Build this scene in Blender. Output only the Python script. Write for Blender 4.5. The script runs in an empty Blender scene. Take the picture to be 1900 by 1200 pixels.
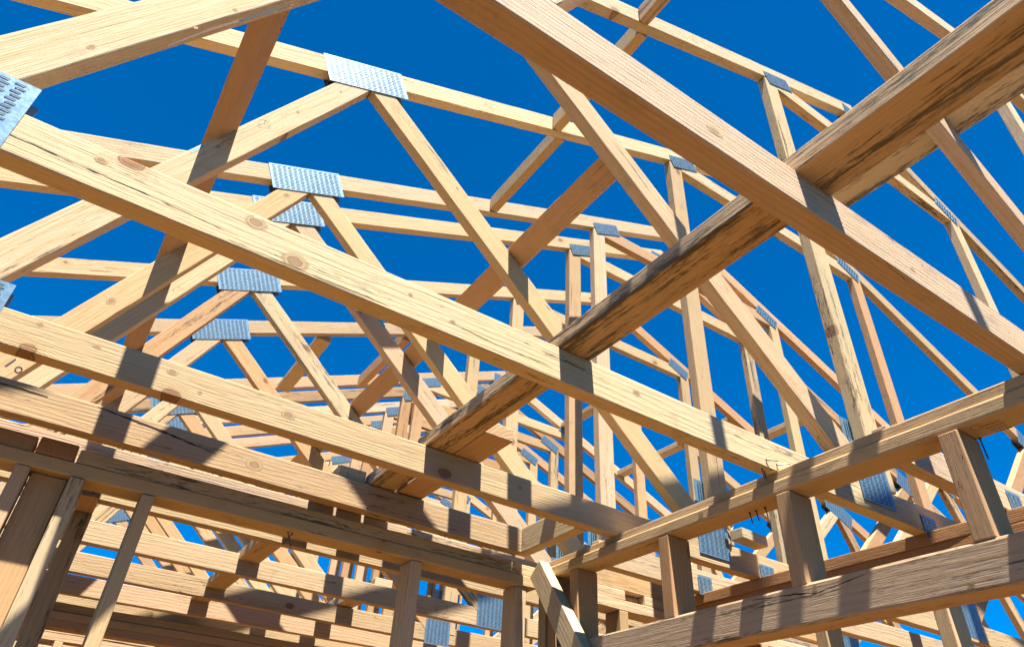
import bpy, bmesh, math, random
from mathutils import Vector, Matrix
random.seed(7)
S = 1.6            # metres per layout unit
H = 1.70           # camera height above the floor slab
sc = bpy.context.scene
col = sc.collection

def W(x, y, z):
    return Vector((x * S, y * S, z * S + H))

# ------------------------------------------------------------------ materials
def newmat(name):
    m = bpy.data.materials.new(name); m.use_nodes = True
    nt = m.node_tree; nt.nodes.clear()
    out = nt.nodes.new('ShaderNodeOutputMaterial'); b = nt.nodes.new('ShaderNodeBsdfPrincipled')
    nt.links.new(b.outputs[0], out.inputs[0])
    return m, nt, b

class G:
    def __init__(s, nt): s.nt = nt
    def n(s, t, **k):
        o = s.nt.nodes.new(t)
        for a, v in k.items(): setattr(o, a, v)
        return o
    def put(s, sock, v):
        if hasattr(v, 'links') or isinstance(v, bpy.types.NodeSocket): s.nt.links.new(v, sock)
        else: sock.default_value = v
    def math(s, op, a, b=0.0, c=None, clamp=False):
        o = s.n('ShaderNodeMath', operation=op); o.use_clamp = clamp
        s.put(o.inputs[0], a); s.put(o.inputs[1], b)
        if c is not None: s.put(o.inputs[2], c)
        return o.outputs[0]
    def vmul(s, v, k):
        o = s.n('ShaderNodeVectorMath', operation='MULTIPLY'); s.put(o.inputs[0], v); s.put(o.inputs[1], k); return o.outputs[0]
    def vadd(s, v, k):
        o = s.n('ShaderNodeVectorMath', operation='ADD'); s.put(o.inputs[0], v); s.put(o.inputs[1], k); return o.outputs[0]
    def noise(s, v, scale=1.0, detail=3.0, rough=.55):
        o = s.n('ShaderNodeTexNoise'); s.put(o.inputs['Vector'], v); o.inputs['Scale'].default_value = scale
        o.inputs['Detail'].default_value = detail; o.inputs['Roughness'].default_value = rough; return o.outputs['Fac']
    def mix(s, f, a, b, mode='MIX'):
        o = s.n('ShaderNodeMix', data_type='RGBA', blend_type=mode)
        s.put(o.inputs[0], f); s.put(o.inputs[6], a); s.put(o.inputs[7], b); return o.outputs[2]
    def smooth(s, v, a, b):
        o = s.n('ShaderNodeMapRange', interpolation_type='SMOOTHSTEP')
        s.put(o.inputs[0], v); s.put(o.inputs[1], a); s.put(o.inputs[2], b); return o.outputs[0]
    def attr(s, name):
        return s.n('ShaderNodeAttribute', attribute_type='OBJECT', attribute_name=name).outputs['Fac']

def wood_material():
    m, nt, b = newmat('sawn_softwood'); g = G(nt)
    co = g.n('ShaderNodeTexCoord').outputs['Object']
    rnd = g.n('ShaderNodeObjectInfo').outputs['Random']
    r2 = g.math('FRACT', g.math('MULTIPLY', rnd, 17.31)); r3 = g.math('FRACT', g.math('MULTIPLY', rnd, 91.7))
    r4 = g.math('FRACT', g.math('MULTIPLY', rnd, 343.3))
    off = g.n('ShaderNodeCombineXYZ'); g.put(off.inputs[0], g.math('MULTIPLY', rnd, 61.0)); g.put(off.inputs[1], g.math('MULTIPLY', r2, 37.0)); g.put(off.inputs[2], g.math('MULTIPLY', r3, 23.0))
    P = g.vadd(co, off.outputs[0])
    # knots
    vk = g.n('ShaderNodeTexVoronoi', feature='F1'); g.put(vk.inputs['Vector'], g.vmul(P, (3.2, 5.0, 1.2))); vk.inputs['Scale'].default_value = 1.0
    kd = g.math('ADD', vk.outputs['Distance'], g.math('MULTIPLY', g.math('SUBTRACT', g.noise(P, 40.0, 2), .5), .03))
    knot = g.math('SUBTRACT', 1.0, g.smooth(kd, .045, .068))
    kin = g.math('SUBTRACT', 1.0, g.smooth(kd, .0, .25))
    # rings about an off-centre pith
    low = g.noise(g.vmul(P, (1.1, 6.0, 6.0)), 1.0, 2.0)
    wig = g.noise(g.vmul(P, (5.0, 26.0, 26.0)), 1.0, 2.0)
    sx = g.n('ShaderNodeSeparateXYZ'); g.put(sx.inputs[0], co)
    cy = g.math('SUBTRACT', g.math('MULTIPLY', r2, .16), .08)
    cz = g.math('ADD', .012, g.math('MULTIPLY', g.math('POWER', r3, 1.6), .16))
    dy = g.math('SUBTRACT', sx.outputs[1], cy); dz = g.math('ADD', sx.outputs[2], cz)
    rr = g.math('SQRT', g.math('ADD', g.math('MULTIPLY', dy, dy), g.math('MULTIPLY', dz, dz)))
    rr = g.math('ADD', rr, g.math('MULTIPLY', g.math('SUBTRACT', low, .5), .045))
    rr = g.math('ADD', rr, g.math('MULTIPLY', g.math('SUBTRACT', wig, .5), .006))
    rr = g.math('ADD', rr, g.math('MULTIPLY', g.math('POWER', kin, 2.0), .03))
    sp = g.math('ADD', 75.0, g.math('MULTIPLY', g.math('MULTIPLY', r4, r4), 150.0))
    fr = g.math('FRACT', g.math('MULTIPLY', rr, sp))
    ring = g.math('POWER', g.math('SUBTRACT', 1.0, g.math('ABSOLUTE', g.math('SUBTRACT', g.math('MULTIPLY', fr, 2.0), 1.25))), 2.0, clamp=True)
    ring = g.math('MULTIPLY', ring, g.math('ADD', .35, g.math('MULTIPLY', g.noise(g.vmul(P, (1.5, 20, 20)), 1.0, 2), 1.1)), clamp=True)
    fib = g.noise(g.vmul(P, (9.0, 420.0, 420.0)), 1.0, 3.0, .6)
    blot = g.noise(g.vmul(P, (2.2, 9.0, 9.0)), 1.0, 4.0, .6)
    tint = g.attr('tint')
    pale = g.mix(r4, (.62, .485, .305, 1), (.575, .435, .230, 1))
    pale = g.mix(g.smooth(r2, .55, .75), pale, (.61, .445, .300, 1))
    red = g.mix(r2, (.51, .285, .135, 1), (.42, .195, .070, 1))
    base = g.mix(tint, pale, red)
    late = g.mix(tint, (.49, .30, .110, 1), (.37, .160, .050, 1))
    c = g.mix(g.math('MULTIPLY', ring, g.math('ADD', .28, g.math('MULTIPLY', r2, .30))), base, late)
    c = g.mix(g.math('MULTIPLY', g.smooth(fib, .42, .70), .34), c, g.mix(.5, late, (.3, .2, .1, 1)))
    c = g.mix(g.math('MULTIPLY', g.smooth(blot, .48, .75), .22), c, (.60, .36, .19, 1))
    # brown-red halo and dark knot
    c = g.mix(g.math('MULTIPLY', g.math('POWER', kin, 2.2), .55), c, (.42, .20, .08, 1))
    kr = g.math('FRACT', g.math('MULTIPLY', kd, 90.0))
    c = g.mix(g.math('MULTIPLY', knot, .85), c, g.mix(kr, (.20, .085, .035, 1), (.30, .15, .07, 1)))
    edge = g.math('MULTIPLY', g.smooth(kd, .052, .063), g.math('SUBTRACT', 1.0, g.smooth(kd, .063, .074)))
    c = g.mix(g.math('MULTIPLY', edge, .7), c, (.06, .03, .015, 1))
    # grey-blue mildew / weather stain, with its own shape along the grain
    st = g.attr('stain')
    sn = g.noise(g.vmul(P, (2.4, 34.0, 34.0)), 1.0, 6.0, .66)
    sn2 = g.noise(g.vmul(P, (30.0, 260.0, 260.0)), 1.0, 4.0, .7)
    sm = g.smooth(g.math('ADD', sn, g.math('MULTIPLY', g.math('SUBTRACT', sn2, .5), .55)), g.math('SUBTRACT', .74, g.math('MULTIPLY', st, .30)), g.math('SUBTRACT', .84, g.math('MULTIPLY', st, .26)))
    c = g.mix(g.math('MULTIPLY', sm, .88), c, (.050, .048, .040, 1))
    gw = g.smooth(g.noise(g.vmul(P, (1.2, 7.0, 7.0)), 1.0, 3.0), .42, .70)
    c = g.mix(g.math('MULTIPLY', g.math('MULTIPLY', gw, st), .45), c, (.30, .27, .19, 1))
    dg = g.smooth(g.math('ADD', g.noise(g.vmul(P, (9, 14, 14)), 1.0, 6.0, .7), g.math('MULTIPLY', rnd, .06)), .60, .74)
    c = g.mix(g.math('MULTIPLY', dg, .30), c, (.20, .16, .11, 1))
    # checks (fine dark cracks along the grain)
    ck = g.noise(g.vmul(P, (2.0, 70.0, 70.0)), 1.0, 1.0)
    ckm = g.math('SUBTRACT', 1.0, g.smooth(g.math('ABSOLUTE', g.math('SUBTRACT', ck, .5)), .0015, .006))
    ckg = g.smooth(g.noise(g.vmul(P, (1.7, 5.0, 5.0)), 1.0, 1.0), .60, .66)
    crack = g.math('MULTIPLY', ckm, ckg)
    c = g.mix(g.math('MULTIPLY', crack, .8), c, (.07, .035, .015, 1))
    hs = g.n('ShaderNodeHueSaturation'); hs.inputs['Saturation'].default_value = 1.0
    g.put(hs.inputs['Value'], g.math('ADD', .84, g.math('MULTIPLY', r3, .26))); g.put(hs.inputs['Color'], c)
    nt.links.new(hs.outputs[0], b.inputs['Base Color'])
    b.inputs['Roughness'].default_value = .8
    b.inputs['Specular IOR Level'].default_value = .10
    # relief: raised late wood, fuzz, saw marks across the grain
    saw = g.noise(g.vmul(P, (190.0, 6.0, 6.0)), 1.0, 1.0)
    h = g.math('ADD', g.math('MULTIPLY', ring, .20), g.math('MULTIPLY', fib, .9))
    h = g.math('ADD', h, g.math('MULTIPLY', saw, g.math('MULTIPLY', r4, .14)))
    h = g.math('ADD', h, g.math('MULTIPLY', g.noise(g.vmul(P, (30, 150, 150)), 1.0, 3), .30))
    h = g.math('SUBTRACT', h, g.math('MULTIPLY', crack, 2.0))
    h = g.math('ADD', h, g.math('MULTIPLY', blot, 1.6))
    bp = g.n('ShaderNodeBump'); bp.inputs['Strength'].default_value = .75; bp.inputs['Distance'].default_value = .0020
    g.put(bp.inputs['Height'], h); nt.links.new(bp.outputs[0], b.inputs['Normal'])
    return m
WOOD = wood_material()

def metal_material():
    m, nt, b = newmat('galvanised_steel'); g = G(nt)
    co = g.n('ShaderNodeTexCoord').outputs['Object']
    v = g.n('ShaderNodeTexVoronoi', feature='F1'); g.put(v.inputs['Vector'], co); v.inputs['Scale'].default_value = 90.0
    n = g.noise(co, 60.0, 4)
    c = g.mix(g.math('ADD', g.math('MULTIPLY', v.outputs['Color'], .4), g.math('MULTIPLY', n, .6)), (.075, .165, .245, 1), (.205, .345, .440, 1))
    nt.links.new(c, b.inputs['Base Color'])
    b.inputs['Metallic'].default_value = .40
    g.put(b.inputs['Roughness'], g.math('ADD', .34, g.math('MULTIPLY', n, .20)))
    bp = g.n('ShaderNodeBump'); bp.inputs['Strength'].default_value = .35; bp.inputs['Distance'].default_value = .001
    g.put(bp.inputs['Height'], g.noise(co, 140.0, 2)); nt.links.new(bp.outputs[0], b.inputs['Normal'])
    return m
METAL = metal_material()

def plain(name, colr, rough=.6, metal=0.0, nscale=60.0):
    m, nt, b = newmat(name); g = G(nt)
    co = g.n('ShaderNodeTexCoord').outputs['Object']
    c = g.mix(g.noise(co, nscale, 4), tuple(x * .7 for x in colr[:3]) + (1,), tuple(min(1, x * 1.25) for x in colr[:3]) + (1,))
    nt.links.new(c, b.inputs['Base Color']); b.inputs['Roughness'].default_value = rough; b.inputs['Metallic'].default_value = metal
    return m
DARK = plain('slot_shade', (.075, .08, .085, 1), .8)  # shade inside the punched slots, painted as flat dark quads
INK = plain('stamp_ink', (.022, .026, .035, 1), .7, 0, 400)
GREYINK = plain('faded_stamp_ink', (.30, .26, .20, 1), .8, 0, 400)
PENCIL = plain('pencil_line', (.25, .14, .05, 1), .8, 0, 400)
NAIL = plain('nail_steel', (.10, .095, .09, 1), .45, .8)
BLUE = plain('blue_paint', (.02, .42, .45, 1), .6, 0, 200)

def knot_material():
    m = bpy.data.materials.new('knot_wood'); m.use_nodes = True; nt = m.node_tree; nt.nodes.clear(); g = G(nt)
    out = g.n('ShaderNodeOutputMaterial'); b = g.n('ShaderNodeBsdfPrincipled'); tr = g.n('ShaderNodeBsdfTransparent'); mx = g.n('ShaderNodeMixShader')
    co = g.n('ShaderNodeTexCoord').outputs['UV']
    rnd = g.n('ShaderNodeObjectInfo').outputs['Random']
    cc = g.n('ShaderNodeCombineXYZ'); g.put(cc.inputs[2], g.math('MULTIPLY', rnd, 50.0))
    n1 = g.noise(g.vadd(g.vmul(co, (2.2, 2.2, 0)), cc.outputs[0]), 1.0, 3)
    ln = g.n('ShaderNodeVectorMath', operation='LENGTH'); g.put(ln.inputs[0], co)
    d = g.math('ADD', ln.outputs['Value'], g.math('MULTIPLY', g.math('SUBTRACT', n1, .5), .35))
    ringv = g.math('FRACT', g.math('MULTIPLY', d, 8.5))
    core = g.math('SUBTRACT', 1.0, g.smooth(d, .36, .46))
    c = g.mix(g.math('MULTIPLY', ringv, .55), (.56, .40, .22, 1), (.34, .18, .075, 1))
    c = g.mix(g.math('MULTIPLY', core, .75), c, g.mix(ringv, (.36, .24, .14, 1), (.22, .12, .055, 1)))
    rim = g.math('MULTIPLY', g.smooth(d, .38, .43), g.math('SUBTRACT', 1.0, g.smooth(d, .43, .50)))
    c = g.mix(g.math('MULTIPLY', rim, .8), c, (.07, .035, .015, 1))
    nt.links.new(c, b.inputs['Base Color']); b.inputs['Roughness'].default_value = .8; b.inputs['Specular IOR Level'].default_value = .1
    al = g.math('MULTIPLY', g.math('SUBTRACT', 1.0, g.smooth(d, .52, .95)), .92)
    nt.links.new(al, mx.inputs[0]); nt.links.new(tr.outputs[0], mx.inputs[1]); nt.links.new(b.outputs[0], mx.inputs[2]); nt.links.new(mx.outputs[0], out.inputs[0])
    return m
KNOT = knot_material()
CRACK = plain('check_in_wood', (.022, .013, .008, 1), .95)
WANE = plain('bark_wane', (.13, .065, .028, 1), .95, 0, 260)

# ------------------------------------------------------------------ helpers
def tag(o, label=None, cat=None, group=None, kind=None):
    if label: o['label'] = label
    if cat: o['category'] = cat
    if group: o['group'] = group
    if kind: o['kind'] = kind
    return o
def empty(name, p, label=None, cat=None, group=None):
    o = bpy.data.objects.new(name, None); o.location = p; col.objects.link(o); o.empty_display_size = .1
    return tag(o, label, cat, group)
def finish(name, bm, mats, frame, parent=None, tint=None, stain=None, smooth=False):
    """bm is in world coordinates; frame = 4x4 world matrix of the object"""
    bmesh.ops.recalc_face_normals(bm, faces=bm.faces)
    inv = frame.inverted()
    bmesh.ops.transform(bm, matrix=inv, verts=bm.verts)
    me = bpy.data.meshes.new(name); bm.to_mesh(me); bm.free()
    for m in mats: me.materials.append(m)
    if smooth:
        for p in me.polygons: p.use_smooth = True
    o = bpy.data.objects.new(name, me); col.objects.link(o)
    if parent is not None:
        o.parent = parent
        pm = Matrix.Translation(parent.location) if parent.type == 'EMPTY' else PM[parent.name]
        o.matrix_parent_inverse = Matrix.Identity(4)
        lm = pm.inverted() @ frame
        o.matrix_basis = lm
    else:
        o.matrix_basis = frame
    PM[o.name] = frame
    o['tint'] = float(random.uniform(.0, .55) if tint is None else tint)
    o['stain'] = float(random.uniform(.0, .45) if stain is None else stain)
    return o
PM = {}
def prism_bm(poly, n, depth, off):
    """poly: list of world Vectors (planar); extruded along n by depth starting at off"""
    bm = bmesh.new()
    a = [bm.verts.new(p + n * off) for p in poly]; b = [bm.verts.new(p + n * (off + depth)) for p in poly]
    bm.faces.new(a); bm.faces.new(b[::-1])
    k = len(poly)
    for i in range(k): bm.faces.new((a[i], a[(i + 1) % k], b[(i + 1) % k], b[i]))
    bmesh.ops.recalc_face_normals(bm, faces=bm.faces)
    return bm
def lumber(name, poly_u, axis, d0, d1, grain, parent=None, tint=None, stain=None, bev=.0028, wide=None):
    """poly_u: 2D polygon in layout units in the plane normal to axis ('y': (x,z), 'x': (y,z), 'z': (x,y)).
    grain: world direction of the grain."""
    mk = {'y': lambda p: W(p[0], 0, p[1]), 'x': lambda p: W(0, p[0], p[1]), 'z': lambda p: W(p[0], p[1], 0)}[axis]
    n = {'y': Vector((0, 1, 0)), 'x': Vector((1, 0, 0)), 'z': Vector((0, 0, 1))}[axis]
    j = random.uniform(-.0004, .0004)
    bm = prism_bm([mk(p) for p in poly_u], n, (d1 - d0) * S, d0 * S + j)
    bmesh.ops.bevel(bm, geom=bm.edges[:], offset=bev, offset_type='OFFSET', segments=2, profile=.5, affect='EDGES', clamp_overlap=True)
    c = sum((v.co for v in bm.verts), Vector()) / len(bm.verts)
    gx = Vector(grain).normalized()
    # local z = thin direction
    ext = []
    cand = [Vector((0, 1, 0)), Vector((1, 0, 0)), Vector((0, 0, 1))]
    base = n if abs(n.dot(gx)) < .5 else (Vector((0, 0, 1)) if abs(gx.z) < .5 else Vector((1, 0, 0)))
    if wide is not None: thin = Vector(wide).normalized()
    else:
        other = gx.cross(base).normalized()
        def span(d): v = [x.co.dot(d) for x in bm.verts]; return max(v) - min(v)
        thin = base if span(base) < span(other) else other
    gy = thin.cross(gx).normalized(); gz = gx.cross(gy)
    lo = min(v.co.dot(gx) for v in bm.verts); hi = max(v.co.dot(gx) for v in bm.verts)
    step = .07; k = lo + step
    while k < hi - .02:
        bmesh.ops.bisect_plane(bm, geom=bm.verts[:] + bm.edges[:] + bm.faces[:], plane_co=gx * k, plane_no=gx, dist=1e-6); k += step * random.uniform(.7, 1.3)
    p1, p2, p3 = [random.uniform(0, 6.28) for _ in range(3)]
    am = min(.0034, (hi - lo) * .0011)
    for v in bm.verts:
        t = v.co.dot(gx)
        v.co += gy * (am * math.sin(t * 1.7 + p1) + random.uniform(-.00035, .00035)) + gz * (am * .35 * math.sin(t * 2.1 + p2) + random.uniform(-.0002, .0002))
    fr = Matrix((gx, gy, gz)).transposed().to_4x4(); fr.translation = c
    return finish(name, bm, [WOOD], fr, parent, tint, stain)
def boxm(name, x0, x1, y0, y1, z0, z1, grain, parent=None, **k):
    return lumber(name, [(x0, z0), (x1, z0), (x1, z1), (x0, z1)], 'y', y0, y1, grain, parent, **k)
X, Y, Z = (1, 0, 0), (0, 1, 0), (0, 0, 1)

def clip(poly, a, b, c):
    """keep a*x+b*z<=c"""
    out = []
    for i in range(len(poly)):
        p, q = poly[i], poly[(i + 1) % len(poly)]
        fp, fq = a * p[0] + b * p[1] - c, a * q[0] + b * q[1] - c
        if fp <= 0: out.append(p)
        if (fp < 0 < fq) or (fq < 0 < fp):
            t = fp / (fp - fq); out.append((p[0] + t * (q[0] - p[0]), p[1] + t * (q[1] - p[1])))
    return out

def plate_mesh(L, Wd, px=.0225, pz=.0086):
    """toothed nail plate, centred, in local X (long) / Z plane, front face towards -Y"""
    bm = bmesh.new(); rs = random.Random(5)
    def quad(x0, x1, z0, z1, y, mi):
        f = bm.faces.new([bm.verts.new((a, y, b)) for a, b in ((x0, z0), (x1, z0), (x1, z1), (x0, z1))]); f.material_index = mi
    def box(x0, x1, y0, y1, z0, z1, mi):
        v = [bm.verts.new(p) for p in ((x0, y0, z0), (x1, y0, z0), (x1, y1, z0), (x0, y1, z0), (x0, y0, z1), (x1, y0, z1), (x1, y1, z1), (x0, y1, z1))]
        for f in ((0, 1, 5, 4), (1, 2, 6, 5), (2, 3, 7, 6), (3, 0, 4, 7), (4, 5, 6, 7), (3, 2, 1, 0)):
            q = bm.faces.new([v[i] for i in f]); q.material_index = mi
    box(-L / 2, L / 2, -.0012, 0, -Wd / 2, Wd / 2, 0)
    nx, nz = max(1, int((L - .004) / px)), int((Wd - .004) / pz)
    x0 = -nx * px / 2 + px / 2; z0 = -nz * pz / 2 + pz / 2
    for i in range(nx):
        for j in range(nz):
            x = x0 + i * px + (.0016 if j % 2 else -.0016) + rs.uniform(-.0003, .0003); z = z0 + j * pz
            quad(x - .0066, x + .0066, z - .0015, z + .0015, -.0015, 1)
            box(x - .0080, x - .0064, -.0024, -.0012, z - .0014, z + .0016, 0)      # burr at the root of the tooth
            box(x - .0066, x + .0054, -.0019, -.0012, z - .0025, z - .0016, 0)
            for sx in (-.0078, .0040):                                                # the teeth, pointing into the wood side
                v = [bm.verts.new(p) for p in ((x + sx, .0, z - .0015), (x + sx + .0038, 0, z - .0015), (x + sx + .0019, .009, z - .0015))]
                bm.faces.new(v).material_index = 0
    me = bpy.data.meshes.new('connector_plate'); bmesh.ops.recalc_face_normals(bm, faces=[f for f in bm.faces if f.material_index == 0 and len(f.verts) == 4])
    bm.to_mesh(me); bm.free(); me.materials.append(METAL); me.materials.append(DARK)
    return me
PLATES = {}
def plate(cx, cz, L, Wd, ang, parent, origin, front=True, thick=.025, name='connector_plate', pitch=(.0225, .0086)):
    key = (L, Wd)
    if key not in PLATES: PLATES[key] = plate_mesh(L * S, Wd * S, *pitch)
    o = bpy.data.objects.new(name, PLATES[key]); col.objects.link(o); o.parent = parent
    y = -.0011 if front else thick * S + .0011
    o.location = Vector((cx * S, y, cz * S))
    o.rotation_euler = (0, -ang, 0) if front else (0, -ang, math.pi)
    if not front: o.rotation_euler = (0, ang, math.pi)
    return o

# ------------------------------------------------------------------ truss
T, Wm = .025, .0525
SL = .4226
def top_z(x): return 1.3245 + SL * x
def bot_z(x): return 1.2685 + SL * x
MX = 3.367
def mir(poly): return [(MX - x, z) for x, z in poly][::-1]
def make_truss():
    t = empty('roof_truss', W(0, 0, 0))
    def member(name, poly, grain, **k): return lumber(name, poly, 'y', 0, T, grain, t, **k)
    RX = MX / 2
    topc = [(-1.95, top_z(-1.95)), (-1.95, bot_z(-1.95)), (RX - .0003, bot_z(RX)), (RX - .0003, top_z(RX))]
    gl = Vector((1, 0, SL)); gr = Vector((1, 0, -SL))
    member('top_chord', topc, gl); member('top_chord', mir(topc), gr)
    bc = [(-1.83, .4765), (MX + 1.83, .4765), (MX + 1.83, .529), (-1.83, .529)]
    member('bottom_chord', bc, X)
    post = clip([(1.183, .5295), (1.236, .5295), (1.236, 2.0), (1.183, 2.0)], -SL, 1, 1.2680)
    member('post', post, Z); member('post', mir(post), Z)
    member('collar_tie', [(1.2365, 1.7535), (MX - 1.2365, 1.7535), (MX - 1.2365, 1.8035), (1.2365, 1.8035)], X)
    # short king post between collar and ridge
    kp = [(RX - .026, 1.804), (RX + .026, 1.804), (RX + .026, bot_z(RX + .0) - SL * .026 * 1), (RX, bot_z(RX) - .0006), (RX - .026, bot_z(RX - .026) - .0006)]
    member('king_post', kp, Z)
    d = Vector((.473, 0, .881))
    wl = [(.206 - 1.1 * .473, 1.318 - 1.1 * .881), (.206 + .2 * .473, 1.318 + .2 * .881)]
    wl = wl + [(wl[1][0] - .881 * Wm, wl[1][1] + .473 * Wm), (wl[0][0] - .881 * Wm, wl[0][1] + .473 * Wm)]
    wl = clip(clip(clip(wl, -SL, 1, 1.2680), 0, -1, -.5295), 1, 0, .2105)
    member('web', wl, d); member('web', mir(wl), (-.473, 0, .881))
    dr = (.751, -.66)
    wr = [(.216 - .1 * dr[0], 1.328 - .1 * dr[1]), (.216 + 1.5 * dr[0], 1.328 + 1.5 * dr[1])]
    wr = wr + [(wr[1][0] + .66 * Wm, wr[1][1] + .751 * Wm), (wr[0][0] + .66 * Wm, wr[0][1] + .751 * Wm)]
    wr = clip(clip(clip(clip(wr, -SL, 1, 1.2680), 0, -1, -.5295), -1, 0, -.2115), 1, 0, 1.1825)
    member('web', wr, (.751, 0, -.66)); member('web', mir(wr), (-.751, 0, -.66))
    # outer web from the bottom joint up to the eaves side of the top chord
    wo = [(-.255, .5295), (-.255 + .0, .5295)]
    a, b2 = Vector((-.262, .5295)), Vector((-.80, .94))
    dd = (b2 - a).normalized(); nn = Vector((-dd.y, dd.x)) * -Wm
    if nn.y < 0: nn = -nn
    wo = [tuple(a - dd * .2), tuple(b2 + dd * .2), tuple(b2 + dd * .2 + nn), tuple(a - dd * .2 + nn)]
    wo = clip(clip(wo, -SL, 1, 1.2680), 0, -1, -.5295)
    wo = clip(wo, .881, -.473, .881 * -.2705 - .473 * .5295 + 0.0)
    member('web', wo, (dd.x, 0, dd.y)); member('web', mir(wo), (-dd.x, 0, dd.y))
    an = math.atan(SL)
    for fr in (True, False):
        plate(.195, 1.3655, .194, .079, an, t, None, fr); plate(MX - .195, 1.3655, .194, .079, -an, t, None, fr)
        plate(1.247, 1.796, .120, .048, an, t, None, fr); plate(MX - 1.247, 1.796, .120, .048, -an, t, None, fr)
        plate(-.262, .524, .17, .085, 0, t, None, fr); plate(MX + .262, .524, .17, .085, 0, t, None, fr)
        (plate(1.167, .548, .094, .115, 0, t, None, fr) if fr else plate(1.205, .59, .10, .17, 0, t, None, fr)); plate(MX - 1.184, .56, .12, .14, 0, t, None, fr)
        plate(RX, 1.965, .13, .07, 0, t, None, fr)
    return t
def children(o): return [c for c in bpy.data.objects if c.parent == o]
def copy_tree(o):
    c = o.copy(); col.objects.link(c)
    for ch in children(o):
        d = ch.copy(); col.objects.link(d); d.parent = c
    return c

proto = make_truss()
PLANES = [('near', .62), ('A2', 1.0), ('C', 1.385), ('D', 1.526), ('E', 1.90), ('F', 2.235), ('G', 2.75), ('H', 2.92), ('I', 3.125), ('J', 3.51), ('K', 3.90), ('L', 4.27), ('M', 4.56), ('O', 3.32), ('Q', 4.10)]
LBL = [
 'pale roof truss whose weathered bottom chord crosses the centre from upper left to lower right',
 'roof truss carrying the highest long nail plate, upper left of the picture centre',
 'roof truss with a black painted 10 on its web, its plate overlapping another plate',
 'roof truss set tight behind another, its nail plate half hidden by the plate in front',
 'roof truss with 82 pencilled on its bottom chord behind the interior wall',
 'roof truss just behind the one pencilled 82, lowest of the clear nail plates',
 'far roof truss, first one past the wide gap behind the clear row of nail plates',
 'far roof truss, second past the wide gap, with nogging ends just in front of it',
 'far roof truss, third past the wide gap, above the long knotty ceiling chord',
 'far roof truss, fourth past the wide gap, low between the nearer webs',
 'distant roof truss, fifth past the wide gap, seen through crossing webs',
 'distant roof truss, sixth past the wide gap, just above the joists behind the wall',
 'roof truss at the far end of the row, seen under the interior wall plate',
 'distant roof truss tucked between the third and fourth ones past the wide gap',
 'distant roof truss tucked between the fifth and sixth ones past the wide gap',
]
TR = {}
for i, (nm, y) in enumerate(PLANES):
    t = proto if i == 0 else copy_tree(proto)
    t.location = W(0, y, 0)
    tag(t, LBL[i], 'roof truss', 'timber roof trusses standing in a row')
    TR[nm] = t
# per-member colour variation
random.seed(11)
bpy.context.view_layer.update()
def kids(t, n): return [c for c in children(t) if c.name.split('.')[0] == n]
for nm, t in TR.items():
    for c in children(t):
        if c.name.startswith('connector'): continue
        c.location.y += random.uniform(0, .0009)
        k = c.name.split('.')[0]
        c['tint'] = random.uniform(0, .35) if random.random() < .65 else random.uniform(.4, .8)
        c['stain'] = random.uniform(0, .35) if random.random() < .6 else random.uniform(.4, .8)
def setp(nm, part, idx, tint, stain):
    c = sorted(kids(TR[nm], part), key=lambda o: o.location.x)[idx]; c['tint'] = tint; c['stain'] = stain; return c
setp('near', 'bottom_chord', 0, .0, .42); setp('A2', 'bottom_chord', 0, .22, .15)
setp('near', 'top_chord', 0, .05, .25); setp('A2', 'top_chord', 0, .0, .3); setp('C', 'top_chord', 0, .1, .1)
setp('near', 'post', 0, .0, .55); setp('A2', 'post', 0, .25, .2); setp('C', 'post', 0, .05, .3); setp('D', 'post', 0, .5, .1)
w = sorted(kids(TR['near'], 'web'), key=lambda o: o.location.x)
w[1]['tint'] = .02; w[1]['stain'] = .1; w[2]['tint'] = .35; w[2]['stain'] = .05
w = sorted(kids(TR['A2'], 'web'), key=lambda o: o.location.x)
w[1]['tint'] = .05; w[1]['stain'] = .42; w[2]['tint'] = .1; w[2]['stain'] = .08
w = sorted(kids(TR['C'], 'web'), key=lambda o: o.location.x)
w[1]['tint'] = .45; w[1]['stain'] = .1; w[2]['tint'] = .2; w[2]['stain'] = .1
w = sorted(kids(TR['E'], 'web'), key=lambda o: o.location.x)
w[2]['tint'] = .0; w[2]['stain'] = .75
for nm in ('E', 'F', 'G', 'H'):
    for c in kids(TR[nm], 'bottom_chord'): c['tint'] = .32; c['stain'] = .0
# far bottom chords ride slightly higher on their own wall plates
for nm, dz in (('E', .016), ('F', .024)):
    for c in kids(TR[nm], 'bottom_chord'): c.location.z += dz * S
for nm in ('G', 'H', 'I', 'J', 'K', 'L', 'M', 'O', 'Q'):
    for c in kids(TR[nm], 'bottom_chord'): c.location.z += .03 * S

# front truss of another shape: same outline shifted along its own plane
zt = copy_tree(proto); zt.location = W(.39, .238, 0)
tag(zt, 'nearest roof truss, its bottom chord the broad reddish beam crossing the upper right', 'roof truss', 'timber roof trusses standing in a row')
for c in children(zt):
    if c.name.startswith('connector'):
        continue
    c['tint'] = .05; c['stain'] = .12
for c in kids(zt, 'bottom_chord'): c['tint'] = .04; c['stain'] = .0
for c in kids(zt, 'top_chord'): c['tint'] = .0; c['stain'] = .3
bpy.context.view_layer.update()
# its left half lies outside the photograph; the webs and post there are left out
for c in children(zt):
    if c.name.split('.')[0] in ('web', 'connector_plate') and c.location.x < .0 * S:
        bpy.data.objects.remove(c)

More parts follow.
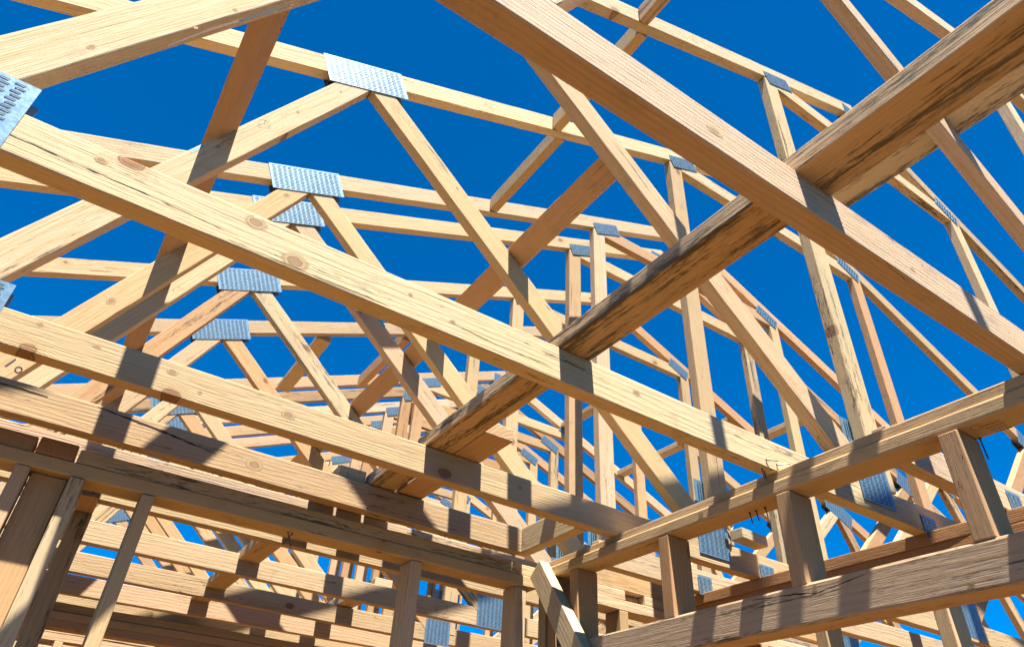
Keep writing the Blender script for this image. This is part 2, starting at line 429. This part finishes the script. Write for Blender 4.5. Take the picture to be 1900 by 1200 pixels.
# ------------------------------------------------------------------ marks
from mathutils.bvhtree import BVHTree
TREES = {}
def drape(bm, parent, nrm, off=.0004):
    """lay every vertex of a mark onto the real surface of the board it belongs to"""
    fr = PM[parent.name]
    if parent.name not in TREES:
        me = parent.data
        TREES[parent.name] = BVHTree.FromPolygons([fr @ v.co for v in me.vertices], [p.vertices[:] for p in me.polygons])
    for v in bm.verts:
        hit = TREES[parent.name].ray_cast(v.co + nrm * .02, -nrm, .05)
        if hit[0] is not None: v.co = hit[0] + nrm * off
def ribbon(name, strokes, mk, nrm, wdt, mat, parent):
    """strokes: lists of world points; flat ribbons about 1 mm thick lying on a surface"""
    bm = bmesh.new()
    for st in strokes:
        pts = [mk(*p) for p in st]
        for i in range(len(pts) - 1):
            a, b = pts[i], pts[i + 1]; d = (b - a).normalized(); s = nrm.cross(d).normalized() * wdt / 2
            a2, b2 = a - d * wdt * .3, b + d * wdt * .3
            q = [a2 - s, b2 - s, b2 + s, a2 + s]
            v0 = [bm.verts.new(p) for p in q]; bm.faces.new(v0)
    drape(bm, parent, nrm)
    c = sum((v.co for v in bm.verts), Vector()) / len(bm.verts)
    return finish(name, bm, [mat], Matrix.Translation(c), parent, 0, 0)
def ring(cx, cz, rx, rz, n=14): return [(cx + rx * math.cos(2 * math.pi * i / n), cz + rz * math.sin(2 * math.pi * i / n)) for i in range(n + 1)]
def onface(y):
    return lambda x, z: W(x, y, z) + Vector((0, -.0012 - onface.k, 0))
onface.k = 0
NF = Vector((0, -1, 0))
def member_of(nm, part, idx):
    c = sorted(kids(TR[nm], part), key=lambda o: o.location.x)[idx]
    PM[c.name] = Matrix.Translation(TR[nm].location) @ c.matrix_basis
    return c
wC = member_of('C', 'web', 1)
ribbon('painted_number', [[(-.1962, .6245), (-.1875, .6425)], [(-.1945, .6245), (-.187, .6415)], ring(-.1752, .6248, .0049, .0056, 22)], lambda x, z: W(x, 1.385, z) + Vector((0, -.0022, 0)), NF, .0036, INK, wC)
bE = member_of('E', 'bottom_chord', 0)
dzE = .016
ribbon('pencilled_number', [[(x, z) for x, z in ((.9795, .5087), (.9898, .5185), (.9843, .5238), (.9733, .5211), (.9719, .5169), (.9822, .5108), (.9895, .5058), (.9869, .5030), (.978, .5025), (.9765, .506), (.9822, .5108))],
   [(1.006, .520), (1.010, .5245), (1.019, .5229), (1.0179, .5155), (1.0045, .4997), (1.0051, .4965), (1.0146, .4952), (1.0244, .5008)]], onface(1.90), NF, .0016, PENCIL, bE)
ribbon('stamp_mark', [ring(.0135, .512, .006, .004), [(.001, .531), (.008, .522), (.006, .515)], [(.009, .532), (.021, .531), (.014, .524), (.022, .527)], [(.006, .536), (.02, .537)]], onface(1.90), NF, .0065, INK, bE)
bF = member_of('F', 'bottom_chord', 0)
ribbon('stamp_mark', [ring(.012, .522, .010, .007), [(.005, .537), (.012, .545), (.02, .541)], [(.022, .546), (.026, .534)]], onface(2.235), NF, .0055, GREYINK, bF)
def grade(nm, part, idx, y, cx, cz, s, ang, parent=None, mat=None):
    ca, sa = math.cos(ang), math.sin(ang)
    def r(p): return (cx + s * (p[0] * ca - p[1] * sa), cz + s * (p[0] * sa + p[1] * ca))
    rs = random.Random(int(cx * 1000))
    st = [[r(p) for p in ring(-.75, .1, .25, .3, 7)[:6]]]
    for k in range(15):
        u, v = rs.uniform(-.4, 1.0), rs.uniform(-.7, .7); e = rs.uniform(.05, .22); q = rs.choice((0, .2, 1.57, 1.4))
        st.append([r((u, v)), r((u + e * math.cos(q), v + e * math.sin(q)))])
    p = member_of(nm, part, idx)
    ribbon('grade_stamp', st, onface(y), NF, s * .085 * S, mat or GREYINK, p)
grade('A2', 'top_chord', 0, 1.0, .512, 1.517, .014, .4)
grade('A2', 'web', 1, 1.0, .035, 1.075, .016, 1.05)
grade('near', 'top_chord', 0, .62, .89, 1.675, .012, -.9)
grade('D', 'top_chord', 0, 1.526, .29, 1.425, .012, .4)
grade('F', 'top_chord', 0, 2.235, .56, 1.537, .012, .4)
grade('D', 'web', 1, 1.526, .012, .995, .012, 1.0)
wE = member_of('D', 'web', 2)
ribbon('paint_mark', [[(.475, 1.1665), (.53, 1.118)]], onface(1.526), NF, .012, BLUE, wE)
wE = member_of('E', 'web', 2)
ribbon('paint_mark', [[(.700, .969), (.745, .929)]], onface(1.90), NF, .012, BLUE, wE)
wE = member_of('A2', 'web', 1)
ribbon('paint_mark', [[(-.058, .928), (-.045, .954)]], onface(1.0), NF, .006, BLUE, wE)

def knot(parent, y, cx, cz, rx, rz, slope=0.0, normal='y'):
    bm = bmesh.new(); uv = bm.loops.layers.uv.new('UVMap'); n = 28; vs = []
    for i in range(n):
        a = 2 * math.pi * i / n; u, v = math.cos(a), math.sin(a)
        px, pz = rx * u, rz * v
        X_, Z_ = cx + px * math.cos(slope) - pz * math.sin(slope), cz + px * math.sin(slope) + pz * math.cos(slope)
        p = W(X_, y, Z_) + Vector((0, -.0012, 0)) if normal == 'y' else W(y, X_, Z_) + Vector((-.0012, 0, 0))
        vs.append((bm.verts.new(p), (u, v)))
    f = bm.faces.new([v for v, _ in vs])
    for l, (_, t) in zip(f.loops, vs): l[uv].uv = t
    drape(bm, parent, Vector((0, -1, 0)) if normal == 'y' else Vector((-1, 0, 0)))
    c = sum((v.co for v in bm.verts), Vector()) / n
    return finish('knot', bm, [KNOT], Matrix.Translation(c), parent, 0, 0)
def sliver(name, pts, w0, mk, nrm, mat, parent):
    """tapering ragged strip along a polyline (a drying check or a waney edge)"""
    bm = bmesh.new(); P = [mk(*p) for p in pts]; dense = []
    for a, b in zip(P, P[1:]):
        k = max(2, int((b - a).length / .012))
        dense += [a.lerp(b, i / k) for i in range(k)]
    dense.append(P[-1]); N = len(dense); prev = None
    for i, p in enumerate(dense):
        d = (dense[min(i + 1, N - 1)] - dense[max(i - 1, 0)]).normalized(); s_ = nrm.cross(d).normalized()
        h = w0 / 2 * math.sin(math.pi * (i + .3) / (N - .4)) ** .5 * random.uniform(.45, 1.15)
        q = p + s_ * random.uniform(-.0006, .0006)
        cur = (bm.verts.new(q - s_ * h), bm.verts.new(q + s_ * h * random.uniform(.6, 1.1)))
        if prev: bm.faces.new((prev[0], cur[0], cur[1], prev[1]))
        prev = cur
    drape(bm, parent, nrm)
    c = sum((v.co for v in bm.verts), Vector()) / len(bm.verts)
    return finish(name, bm, [mat], Matrix.Translation(c), parent, 0, 0)
bA = member_of('near', 'bottom_chord', 0); bB = member_of('A2', 'bottom_chord', 0)
for cx, cz, rx, rz in ((.0505, .5195, .015, .0105), (.1009, .4905, .019, .0135), (-.1035, .5147, .008, .005), (.30, .499, .005, .003), (.60, .509, .009, .006), (.24, .512, .004, .003)):
    knot(bA, .62, cx, cz, rx, rz)
for cx, cz, rx, rz in ((.2223, .5053, .015, .0085), (-.057, .5168, .007, .004), (.0451, .515, .010, .006), (.66, .507, .006, .005), (-.13, .523, .006, .004), (.09, .497, .005, .0035)):
    knot(bB, 1.0, cx, cz, rx, rz)
bZ = [c for c in children(zt) if c.name.startswith('bottom_chord')][0]; PM[bZ.name] = Matrix.Translation(zt.location) @ bZ.matrix_basis
knot(bZ, .238, .345, .503, .013, .006); knot(bZ, .238, .64, .497, .006, .004)
wA = member_of('near', 'web', 1)
knot(wA, .62, -.165, .655, .007, .004, 1.08); knot(wA, .62, -.062, .835, .005, .004, 1.08); knot(wA, .62, -.09, .765, .004, .003, 1.08)
sliver('wane_edge', [(-.106, .712), (-.0735, .7790), (-.0375, .8460), (.000, .914)], .0072, onface(.62), NF, WANE, wA)
sliver('wane_edge', [(-.052, .818), (-.030, .859), (-.006, .905)], .011, onface(.6197), NF, CRACK, wA)
wB = member_of('A2', 'web', 1)
knot(wB, 1.0, .083, 1.150, .006, .005, 1.08); knot(wB, 1.0, .150, 1.275, .005, .004, 1.08)
wB2 = member_of('A2', 'web', 2); knot(wB2, 1.0, .455, 1.168, .006, .004, -.72); knot(wB2, 1.0, .716, .948, .009, .006, -.72)
sliver('drying_check', [(.355, 1.262), (.395, 1.232), (.43, 1.196)], .0022, onface(1.0), NF, CRACK, wB2)
wC2 = member_of('C', 'web', 1)
knot(wC2, 1.385, -.092, .822, .013, .010, 1.08); knot(wC2, 1.385, .158, 1.287, .011, .008, 1.08)
wA2 = member_of('near', 'web', 2)
sliver('drying_check', [(.585, 1.045), (.63, 1.006), (.668, .966)], .0026, onface(.62), NF, CRACK, wA2)
sliver('drying_check', [(-.29, .497), (-.18, .500), (-.05, .497), (.04, .492)], .0022, onface(.62), NF, CRACK, bA)
sliver('drying_check', [(.03, .484), (.12, .4830), (.22, .4835)], .0020, onface(.62), NF, CRACK, bA)
sliver('drying_check', [(.28, .4965), (.37, .4925), (.45, .4935)], .0016, onface(.62), NF, CRACK, bA)
pA = member_of('near', 'post', 0); pB = member_of('A2', 'post', 0)
sliver('bark_patch', [(1.190, 1.58), (1.194, 1.48), (1.188, 1.40)], .018, onface(.62), NF, WANE, pA)
sliver('drying_check', [(1.212, .80), (1.213, .72), (1.211, .66)], .0030, onface(1.0), NF, CRACK, pB)
knot(pA, .62, 1.197, .735, .011, .006)
# ------------------------------------------------------------------ runners, braces, noggings
GR = 'long runner boards laid flat across the bottom chords'
def runner(x0, x1, y0, y1, z0, label, tint, stain):
    o = boxm('runner_board', x0, x1, y0, y1, z0, z0 + .0245, Y, tint=tint, stain=stain)
    tag(o, label, 'runner board', GR); return o
runner(.4600, .5155, -.75, 1.035, .5295, 'wide mould stained board passing over the nearest truss, across the right and centre', .38, .88)
runner(.5185, .5740, .895, 1.68, .5295, 'reddish board whose square sawn end sticks out beside the stained board', .75, .12)
runner(.4550, .5110, 1.045, 1.50, .5295, 'short grey stained board resting under the second chord, left of the reddish board end', .3, .7)
runner(.3950, .4500, 1.225, 4.9, .5295 + .0005, 'brown runner board with a splintered end, running far back over the joists', .5, .5)
runner(.80, .8555, 1.95, 4.9, .5545, 'pale runner board over the joists behind the interior wall, far back', .2, .4)
# lateral braces on webs (cross-section drawn in the truss plane)
def brace(name, p, q, o_, y0, y1, label, tint, stain, grp):
    poly = [p, q, (q[0] + o_[0], q[1] + o_[1]), (p[0] + o_[0], p[1] + o_[1])]
    o = lumber(name, poly, 'y', y0, y1, Y, tint=tint, stain=stain, wide=(o_[0], 0, o_[1]))
    tag(o, label, 'lateral brace', grp); return o
GB = 'lateral braces nailed along the truss webs'
brace('lateral_brace', (-.0300, .985), (-.0045, 1.0325), (-.0225, .0121), .655, 3.4, 'reddish brace board running down the left part of the view over the left webs', .75, .1, GB)
brace('lateral_brace', (.5990, 1.0665), (.6385, 1.0318), (.0168, .0191), .655, 3.15, 'reddish brace board crossing the middle of the sky behind the right webs', .85, .05, GB)
brace('lateral_brace', (1.0055, 1.0525), (1.0450, 1.0178), (.0168, .0191), -.3, .50, 'weathered stained board lying on the web of the nearest truss at the upper right', .15, .85, GB)
# noggings between the top chords
GN = 'noggings between the top chords'
def nog(xa, xb, za, zb, y0, y1, label, tint=.35, stain=.4):
    o = lumber('nogging', [(xa, za), (xb, za), (xb, zb), (xa, zb)], 'y', y0, y1, Y, tint=tint, stain=stain)
    tag(o, label, 'nogging', GN); return o
nog(.690, .715, 1.562, 1.620, -.5, .6185, 'grey brown nogging leaving the picture at the top edge, butted to a chord', .3, .75)
nog(.716, .742, 1.577, 1.637, .647, .9985, 'nogging hanging in the sky behind the broad reddish beam, second from the top edge')
nog(.752, .778, 1.596, 1.652, 1.027, 1.3835, 'long grey and orange nogging alone against the sky in the upper middle')
nog(.532, .587, 1.488, 1.512, 2.262, 2.748, 'left one of two short noggings ending on the first far truss')
nog(.880, .910, 1.630, 1.690, 2.262, 2.748, 'right one of two short noggings ending on the first far truss, beside the red brace', .7, .3)
nog(1.28, 1.335, 1.79, 1.815, 2.945, 3.123, 'small far nogging beside the pale post near the picture centre')
def rz(x): return bot_z(MX - x)
for (x, y0, y1, lb) in ((2.47, 1.93, 2.233, 'right one of the pale noggings on the falling right roof slope'), (2.47, 2.262, 2.748, 'longest pale nogging on the falling right roof slope, left of the thick web'), (2.07, 2.262, 2.748, 'small nogging between two vertical posts, right of the picture centre'),
                      (2.62, 1.553, 1.898, 'nogging low on the right roof slope near the double posts')):
    z = rz(x); lumber_ = nog(x, x + .0525, z + .004, z + .029, y0, y1, lb, .1, .2)

# ------------------------------------------------------------------ ceiling joists (no web above)
GJ = 'ceiling joists without a truss above'
def joist(x0, x1, y, z0, label, tint, stain, t=.025, h=.0525):
    o = boxm('ceiling_joist', x0, x1, y, y + t, z0, z0 + h, X, tint=tint, stain=stain)
    tag(o, label, 'ceiling joist', GJ); return o
jL4 = joist(-1.6, .8155, 1.217, .4768, 'half shaded joist with a long black crack, just above the interior wall plate', .45, .5)
joist(-1.2, 3.9, 2.42, .487, 'third sunlit joist down behind the interior wall', .32, .0)
joist(-1.2, 2.6, 2.56, .481, 'lowest sunlit joist behind the interior wall, seen as short bright patches', .35, .0)
joist(.985, 2.75, .4805, .4768, 'pale joist right of the thick post block, hung between the two right walls', .05, .3)
joist(.985, 2.75, 1.165, .4768, 'joist with two small steel straps low behind the right wall plate', .1, .25)
knot(jL4, 1.217, .2358, .503, .019, .014); knot(jL4, 1.217, -.02, .512, .004, .003)
sliver('drying_check', [(-.20, .5183), (-.1362, .5199), (-.10, .5185)], .0048, onface(1.217), NF, CRACK, jL4)
sliver('drying_check', [(-.03, .5262), (.0275, .5205), (.07, .5165), (.125, .5090), (.17, .503)], .0062, onface(1.217), NF, CRACK, jL4)
knot(jL4, 1.217, .4236, .5100, .0105, .0095)
tr = boxm('trimmer', .817, .842, 1.0305, 1.243, .4768, .5293, Y, tint=.15, stain=.45)
tag(tr, 'short trimmer block closing the end of the half shaded joist at the wall corner', 'trimmer')
rim = boxm('rim_board', .985, 1.9, 1.262, 1.287, .4680, .519, X, tint=.45, stain=.0)
tag(rim, 'pinkish rim board standing on the wall plate in the room beyond', 'rim board')

# small steel straps on joists
def strap(x, y, z0, z1, parent, w_=.046):
    key = ('strap', round((z1 - z0), 3))
    if key not in PLATES: PLATES[key] = plate_mesh(w_ * S, (z1 - z0) * S, .0225, .0086)
    o = bpy.data.objects.new('connector_plate', PLATES[key]); col.objects.link(o)
    m = Matrix.Translation(W(x, y, (z0 + z1) / 2) + Vector((0, -.0016, 0)))
    o.parent = parent; o.matrix_basis = PM[parent.name].inverted() @ m
    return o
for x, y, part in ((1.318, .62, ('near', 'bottom_chord', 0)), (1.330, 1.0, ('A2', 'bottom_chord', 0))):
    p = member_of(*part); strap(x, y, .464, .507, p)
jj = [o for o in bpy.data.objects if o.name.startswith('ceiling_joist')]
strap(1.345, .4805, .468, .518, jj[3]); strap(1.31, 1.165, .470, .515, jj[4]); strap(1.45, 1.165, .470, .515, jj[4])

# ------------------------------------------------------------------ walls
def wall(name, label, p):
    return tag(empty(name, W(*p)), label, 'wall frame')
FZ = -H / S
wx = wall('wall_frame', 'interior stud wall running across the lower left under the half shaded joist', (0, 1.28, FZ))
yw, dy = 1.257, .0525
boxm('top_plate', -1.3, .8835, yw, yw + dy, .4210, .4443, X, wx, tint=.25, stain=.2, bev=.004)
boxm('top_plate', -.0265, .8835, yw + .003, yw + dy, .4450, .4675, X, wx, tint=.1, stain=.6, bev=.003)
boxm('top_plate', -1.3, -.0890, yw + .003, yw + dy, .4450, .4705, X, wx, tint=.75, stain=.1, bev=.003)
boxm('plate_end', -.0845, -.0295, yw + .001, 2.4, .4450, .4720, Y, wx, tint=.9, stain=.0, bev=.004)
boxm('stud', -.1005, -.0800, yw, yw + dy, FZ, .4205, Z, wx, tint=.3, stain=.3)
boxm('stud', -.0795, -.0280, yw + .022, yw + .047, FZ, .4205, Z, wx, tint=.8, stain=.1)
boxm('stud', -.0250, -.0030, yw, yw + dy, FZ, .4205, Z, wx, tint=.05, stain=.45)
boxm('stud', .0830, .1035, yw, yw + dy, FZ, .4205, Z, wx, tint=.3, stain=.15)
boxm('stud', .5850, .6090, yw, yw + dy, FZ, .4205, Z, wx, tint=.2, stain=.5)
boxm('stud', .8330, .8585, yw, yw + dy, FZ, .4205, Z, wx, tint=.25, stain=.3)
boxm('sole_plate', -1.3, .8835, yw, yw + dy, FZ, FZ + .0235, X, wx)
wx2 = wall('wall_frame', 'short stretch of stud wall beyond the corner, with blocks in its split upper plate', (1.1, 1.28, FZ))
boxm('top_plate', .945, 1.9, yw, yw + dy, .4210, .4443, X, wx2, tint=.0, stain=.15)
boxm('top_plate', .945, 1.140, yw + .002, yw + dy, .4450, .4675, X, wx2, tint=.0, stain=.1)
boxm('plate_end', 1.1415, 1.200, yw + .022, yw + dy, .4450, .4640, X, wx2, tint=.8, stain=.0)
boxm('top_plate', 1.2015, 1.28, yw + .002, yw + dy, .4450, .4675, X, wx2, tint=.0, stain=.2)
for x in (1.118, 1.36, 1.60): boxm('stud', x, x + .025, yw, yw + dy, FZ, .4205, Z, wx2, tint=.5, stain=.1)
# wall running away from the camera on the right
XL = .886
wy = wall('wall_frame', 'stud wall running along the lower right with a deep header and short cripple blocks', (XL, .6, FZ))
boxm('top_plate', XL, XL + Wm, -.9, 1.275, .4375, .4600, Y, wy, tint=.35, stain=.45, bev=.006)
boxm('top_plate', XL + .008, XL + Wm, -.9, 1.275, .4605, .4762, Y, wy, tint=.45, stain=.3, bev=.003)
for i, y in enumerate((.092, .348, .603, .860, 1.118)):
    boxm('cripple', XL, XL + Wm, y, y + .0255, .2985, .4370, Z, wy, tint=.78, stain=.05)
boxm('header', XL, XL + .048, -.9, 1.19, .2445, .2980, Y, wy, tint=.25, stain=.55, bev=.006)
boxm('stud', XL, XL + Wm, 1.225, 1.2500, FZ, .4370, Z, wy, tint=.4, stain=.2)
boxm('stud', XL, XL + Wm, 1.194, 1.2190, FZ, .4370, Z, wy, tint=.8, stain=.1)
# far parallel wall
XR = 1.303
wr_ = wall('wall_frame', 'dark red stud wall behind the right hand header, parallel to it', (XR, .6, FZ))
boxm('top_plate', XR, XR + Wm, -.9, 1.275, .4290, .4520, Y, wr_, tint=.95, stain=.0)
boxm('top_plate', XR, XR + Wm, -.9, 1.275, .4525, .4762, Y, wr_, tint=.95, stain=.0)
for y in (.145, .385, .6255, .866, 1.108): boxm('stud', XR, XR + Wm, y, y + .0255, FZ, .4285, Z, wr_, tint=.35, stain=.3)
# far cross wall behind the joists
wf = wall('wall_frame', 'dark shaded stud wall with doubled plates low behind the joists at the bottom left', (.3, 2.52, FZ))
boxm('top_plate', -.6, 1.30, 2.460, 2.5125, .4235, .4450, X, wf, tint=.6, stain=.3)
boxm('top_plate', -.6, 1.30, 2.460, 2.5125, .4455, .4685, X, wf, tint=.3, stain=.3)
boxm('top_plate', -.6, 1.30, 2.460, 2.5125, .4000, .4230, X, wf, tint=.7, stain=.2)
for x in (-.2, .026, .50, .92, 1.2): boxm('stud', x, x + .0255, 2.460, 2.5125, FZ, .3995, Z, wf, tint=.5, stain=.3)
ww = wall('wall_frame', 'last stud wall far behind, only its plates showing at the bottom edge', (.3, 2.86, FZ))
boxm('top_plate', -.6, 2.2, 2.86, 2.9125, .4290, .4520, X, ww, tint=.3, stain=.1)
boxm('top_plate', -.6, 2.2, 2.86, 2.9125, .4525, .4762, X, ww, tint=.3, stain=.1)
for x in (.1, .35, .6, .85, 1.1, 1.35): boxm('stud', x, x + .0255, 2.86, 2.9125, FZ, .4285, Z, ww)
# long side wall seen edge on at the left joist ends
wl_ = wall('wall_frame', 'shaded side wall at the left ends of the joists, mostly hidden by studs', (0, 1.8, FZ))
boxm('top_plate', .000, .030, 1.36, 2.49, .4290, .4520, Y, wl_, tint=.6, stain=.7)
for y in (1.45, 1.7, 1.95, 2.2): boxm('stud', .0, .03, y, y + .0255, FZ, .4285, Z, wl_, tint=.6, stain=.7)
# diagonal brace on the corner
p = [(1.2140, .4690), (1.2480, .4400), (.9560, .0390), (.9150, .0560)]
db = lumber('diagonal_brace', [(1.214, .469), (1.248, .440), (.912, -.020), (.868, .006)], 'x', XL - .0265, XL - .0012, (0, -.59, -.808), tint=.15, stain=.3)
tag(db, 'sloping brace board nailed over the inside wall corner, its top edge glaring white low down', 'diagonal brace')
# offcut block
oc = boxm('offcut', 1.206, 1.292, .955, .988, .5300, .5530, X, tint=.05, stain=.3)
oc.rotation_euler.rotate_axis('Z', .06)
tag(oc, 'short offcut block lying on a bottom chord right of the cripple block', 'offcut')

# ------------------------------------------------------------------ nails and a shaving
def nail(p, q, parent, r=.0017):
    a, b_ = W(*p), W(*q); d = b_ - a; L = d.length
    bm = bmesh.new()
    bmesh.ops.create_cone(bm, cap_ends=True, segments=8, radius1=r, radius2=r, depth=L * .9, matrix=Matrix.Translation((0, 0, -L * .05)))
    bmesh.ops.create_cone(bm, cap_ends=True, segments=8, radius1=r, radius2=.0001, depth=L * .1, matrix=Matrix.Translation((0, 0, L * .45)))
    bmesh.ops.create_cone(bm, cap_ends=True, segments=10, radius1=r * 2.2, radius2=r * 2.2, depth=.0012, matrix=Matrix.Translation((0, 0, -L * .5)))
    rot = d.to_track_quat('Z', 'Y').to_matrix().to_4x4()
    fr = Matrix.Translation((a + b_) / 2) @ rot
    bmesh.ops.transform(bm, matrix=fr, verts=bm.verts)
    return finish('nail', bm, [NAIL], fr, parent, 0, 0, smooth=False)
def part(parent, nm, k=0): return [c for c in children(parent) if c.name.split('.')[0] == nm][k]
tpx = part(wx, 'top_plate', 0); tpy = part(wy, 'top_plate', 0)
nail((.347, 1.277, .4210), (.334, 1.277, .3965), tpx); nail((.338, 1.275, .4210), (.351, 1.280, .3965), tpx)
for y in (.672, .690, .703): nail((XL + .030, y, .4375), (XL + .026, y - .006, .417), tpy)
nail((XL + .05, .345, .4375), (XL + .052, .345, .408), tpy)
bN = member_of('near', 'bottom_chord', 0)
nail((.865, .628, .4765), (.868, .628, .4560), bN); nail((.875, .632, .4765), (.879, .632, .4590), bN)
nail((.868, .6195, .487), (.884, .609, .486), bN); nail((.893, .6195, .486), (.910, .606, .488), bN)
def sidef(y, z): return W(XL, y, z) + Vector((-.0015, 0, 0))
hd = part(wy, 'header', 0)
sliver('drying_check', [(.70, .2945), (.6257, .2887), (.5915, .2835), (.5526, .2878), (.515, .2925)][::-1], .0034, sidef, Vector((-1, 0, 0)), CRACK, hd)
knot(hd, XL, .592, .2905, .0055, .0055, 0, 'x'); knot(hd, XL, .392, .2530, .006, .004, 0, 'x')
knot(tpy, XL, .78, .4495, .008, .006, 0, 'x')
# grade stamp under the lower plate of the right wall (plane z = const)
def under(x, y): return W(x, y, .4375) + Vector((0, 0, -.0012))
st = [[(.9045 + .0075 * math.cos(a * .5), .333 + .006 * math.sin(a * .5)) for a in range(14)]]
rs = random.Random(3)
for r_ in range(4):
    x = .905 + r_ * .009
    y = .327 - r_ * .001
    while y > .306:
        w_ = rs.uniform(.0015, .003); st.append([(x, y), (x + .0045, y - w_ * .4), (x + .001, y - w_)]); y -= w_ + .0016
ribbon('grade_stamp', st, under, Vector((0, 0, -1)), .0009, INK, tpy)
# wood shaving
bm = bmesh.new(); prev = None
base_ = W(1.215, .985, .556)
for i in range(16):
    a = i * .55; rr = .006 + i * .0014
    c = base_ + Vector((rr * math.cos(a) - .01, i * .0006, rr * math.sin(a) + .01 + i * .001))
    v = (bm.verts.new(c + Vector((0, -.004, 0))), bm.verts.new(c + Vector((.001, .004, 0))))
    if prev: bm.faces.new((prev[0], prev[1], v[1], v[0]))
    prev = v
sh = finish('wood_shaving', bm, [WOOD], Matrix.Translation(base_), None, 0, 0)
tag(sh, 'curled pale wood shaving beside the small offcut block', 'shaving')

# ------------------------------------------------------------------ ground
bm = bmesh.new(); bmesh.ops.create_grid(bm, x_segments=1, y_segments=1, size=400)
gm, nt, b = newmat('dark_soil'); g = G(nt)
co = g.n('ShaderNodeTexCoord').outputs['Object']
nt.links.new(g.mix(g.noise(co, .6, 6), (.008, .006, .004, 1), (.014, .011, .007, 1)), b.inputs['Base Color']); b.inputs['Roughness'].default_value = .9
gr = finish('ground', bm, [gm], Matrix.Identity(4)); gr.location.z = -.13; gr['kind'] = 'structure'
bm = bmesh.new()
bmesh.ops.create_cube(bm, size=1.0, matrix=Matrix.Translation((2.6, 3.2, -.06)) @ Matrix.Diagonal((8.4, 7.0, .12, 1)))
sm_, nt, b = newmat('warm_bounce_floor'); g = G(nt)  # unseen floor, its orange and extent chosen to bounce warm light upward
co = g.n('ShaderNodeTexCoord').outputs['Object']
nt.links.new(g.mix(g.noise(co, 2.5, 8), (.155, .066, .002, 1), (.22, .095, .004, 1)), b.inputs['Base Color']); b.inputs['Roughness'].default_value = .85
sl = finish('floor_slab', bm, [sm_], Matrix.Identity(4)); sl.location.z = -.001; sl['kind'] = 'structure'

# ------------------------------------------------------------------ light
sd = Vector((.058, .32, -1)).normalized()      # direction the sunlight travels
sun = bpy.data.lights.new('sun', 'SUN'); sun.energy = 5.0; sun.angle = math.radians(.53); sun.color = (1, .965, .90)
so = bpy.data.objects.new('sun', sun); col.objects.link(so); so.rotation_euler = (-sd).to_track_quat('Z', 'Y').to_euler()
w_ = bpy.data.worlds.new('World'); sc.world = w_; w_.use_nodes = True
nt = w_.node_tree; bg = nt.nodes['Background']
sky = nt.nodes.new('ShaderNodeTexSky'); sky.sky_type = 'NISHITA'; sky.sun_disc = False
sky.sun_elevation = math.asin(-sd.z); sky.sun_rotation = math.atan2(-sd.x, -sd.y)
sky.altitude = 2200; sky.air_density = .75; sky.dust_density = .1; sky.ozone_density = 4.0
hs = nt.nodes.new('ShaderNodeHueSaturation'); hs.inputs['Saturation'].default_value = 1.5; hs.inputs['Value'].default_value = 1.0
nt.links.new(sky.outputs[0], hs.inputs['Color']); nt.links.new(hs.outputs[0], bg.inputs[0]); bg.inputs[1].default_value = .065
# ------------------------------------------------------------------ camera
f, a, b_, c = 1283.34, .632133202, .0598335465, -.556600945
Rz = Matrix.Rotation(c, 3, 'Z')
fwd = Rz @ Vector((0, math.cos(a), math.sin(a))); right = Rz @ Vector((1, 0, 0)); up = right.cross(fwd)
r2 = math.cos(b_) * right + math.sin(b_) * up; u2 = -math.sin(b_) * right + math.cos(b_) * up
cam = bpy.data.cameras.new('camera'); cam.sensor_width = 36; cam.lens = 36 * f / 1900; cam.clip_start = .02; cam.clip_end = 1000
co_ = bpy.data.objects.new('camera', cam); col.objects.link(co_)
m = Matrix((r2, u2, -fwd)).transposed().to_4x4(); m.translation = Vector((0, 0, H)); co_.matrix_world = m
cam.dof.use_dof = True; cam.dof.focus_distance = 1.7; cam.dof.aperture_fstop = 9.0
sc.camera = co_
sc.view_settings.view_transform = 'Standard'; sc.view_settings.look = 'None'; sc.view_settings.exposure = 1.9; sc.view_settings.gamma = 1
sc.render.engine = 'CYCLES'
sc.cycles.max_bounces = 6; sc.cycles.diffuse_bounces = 1
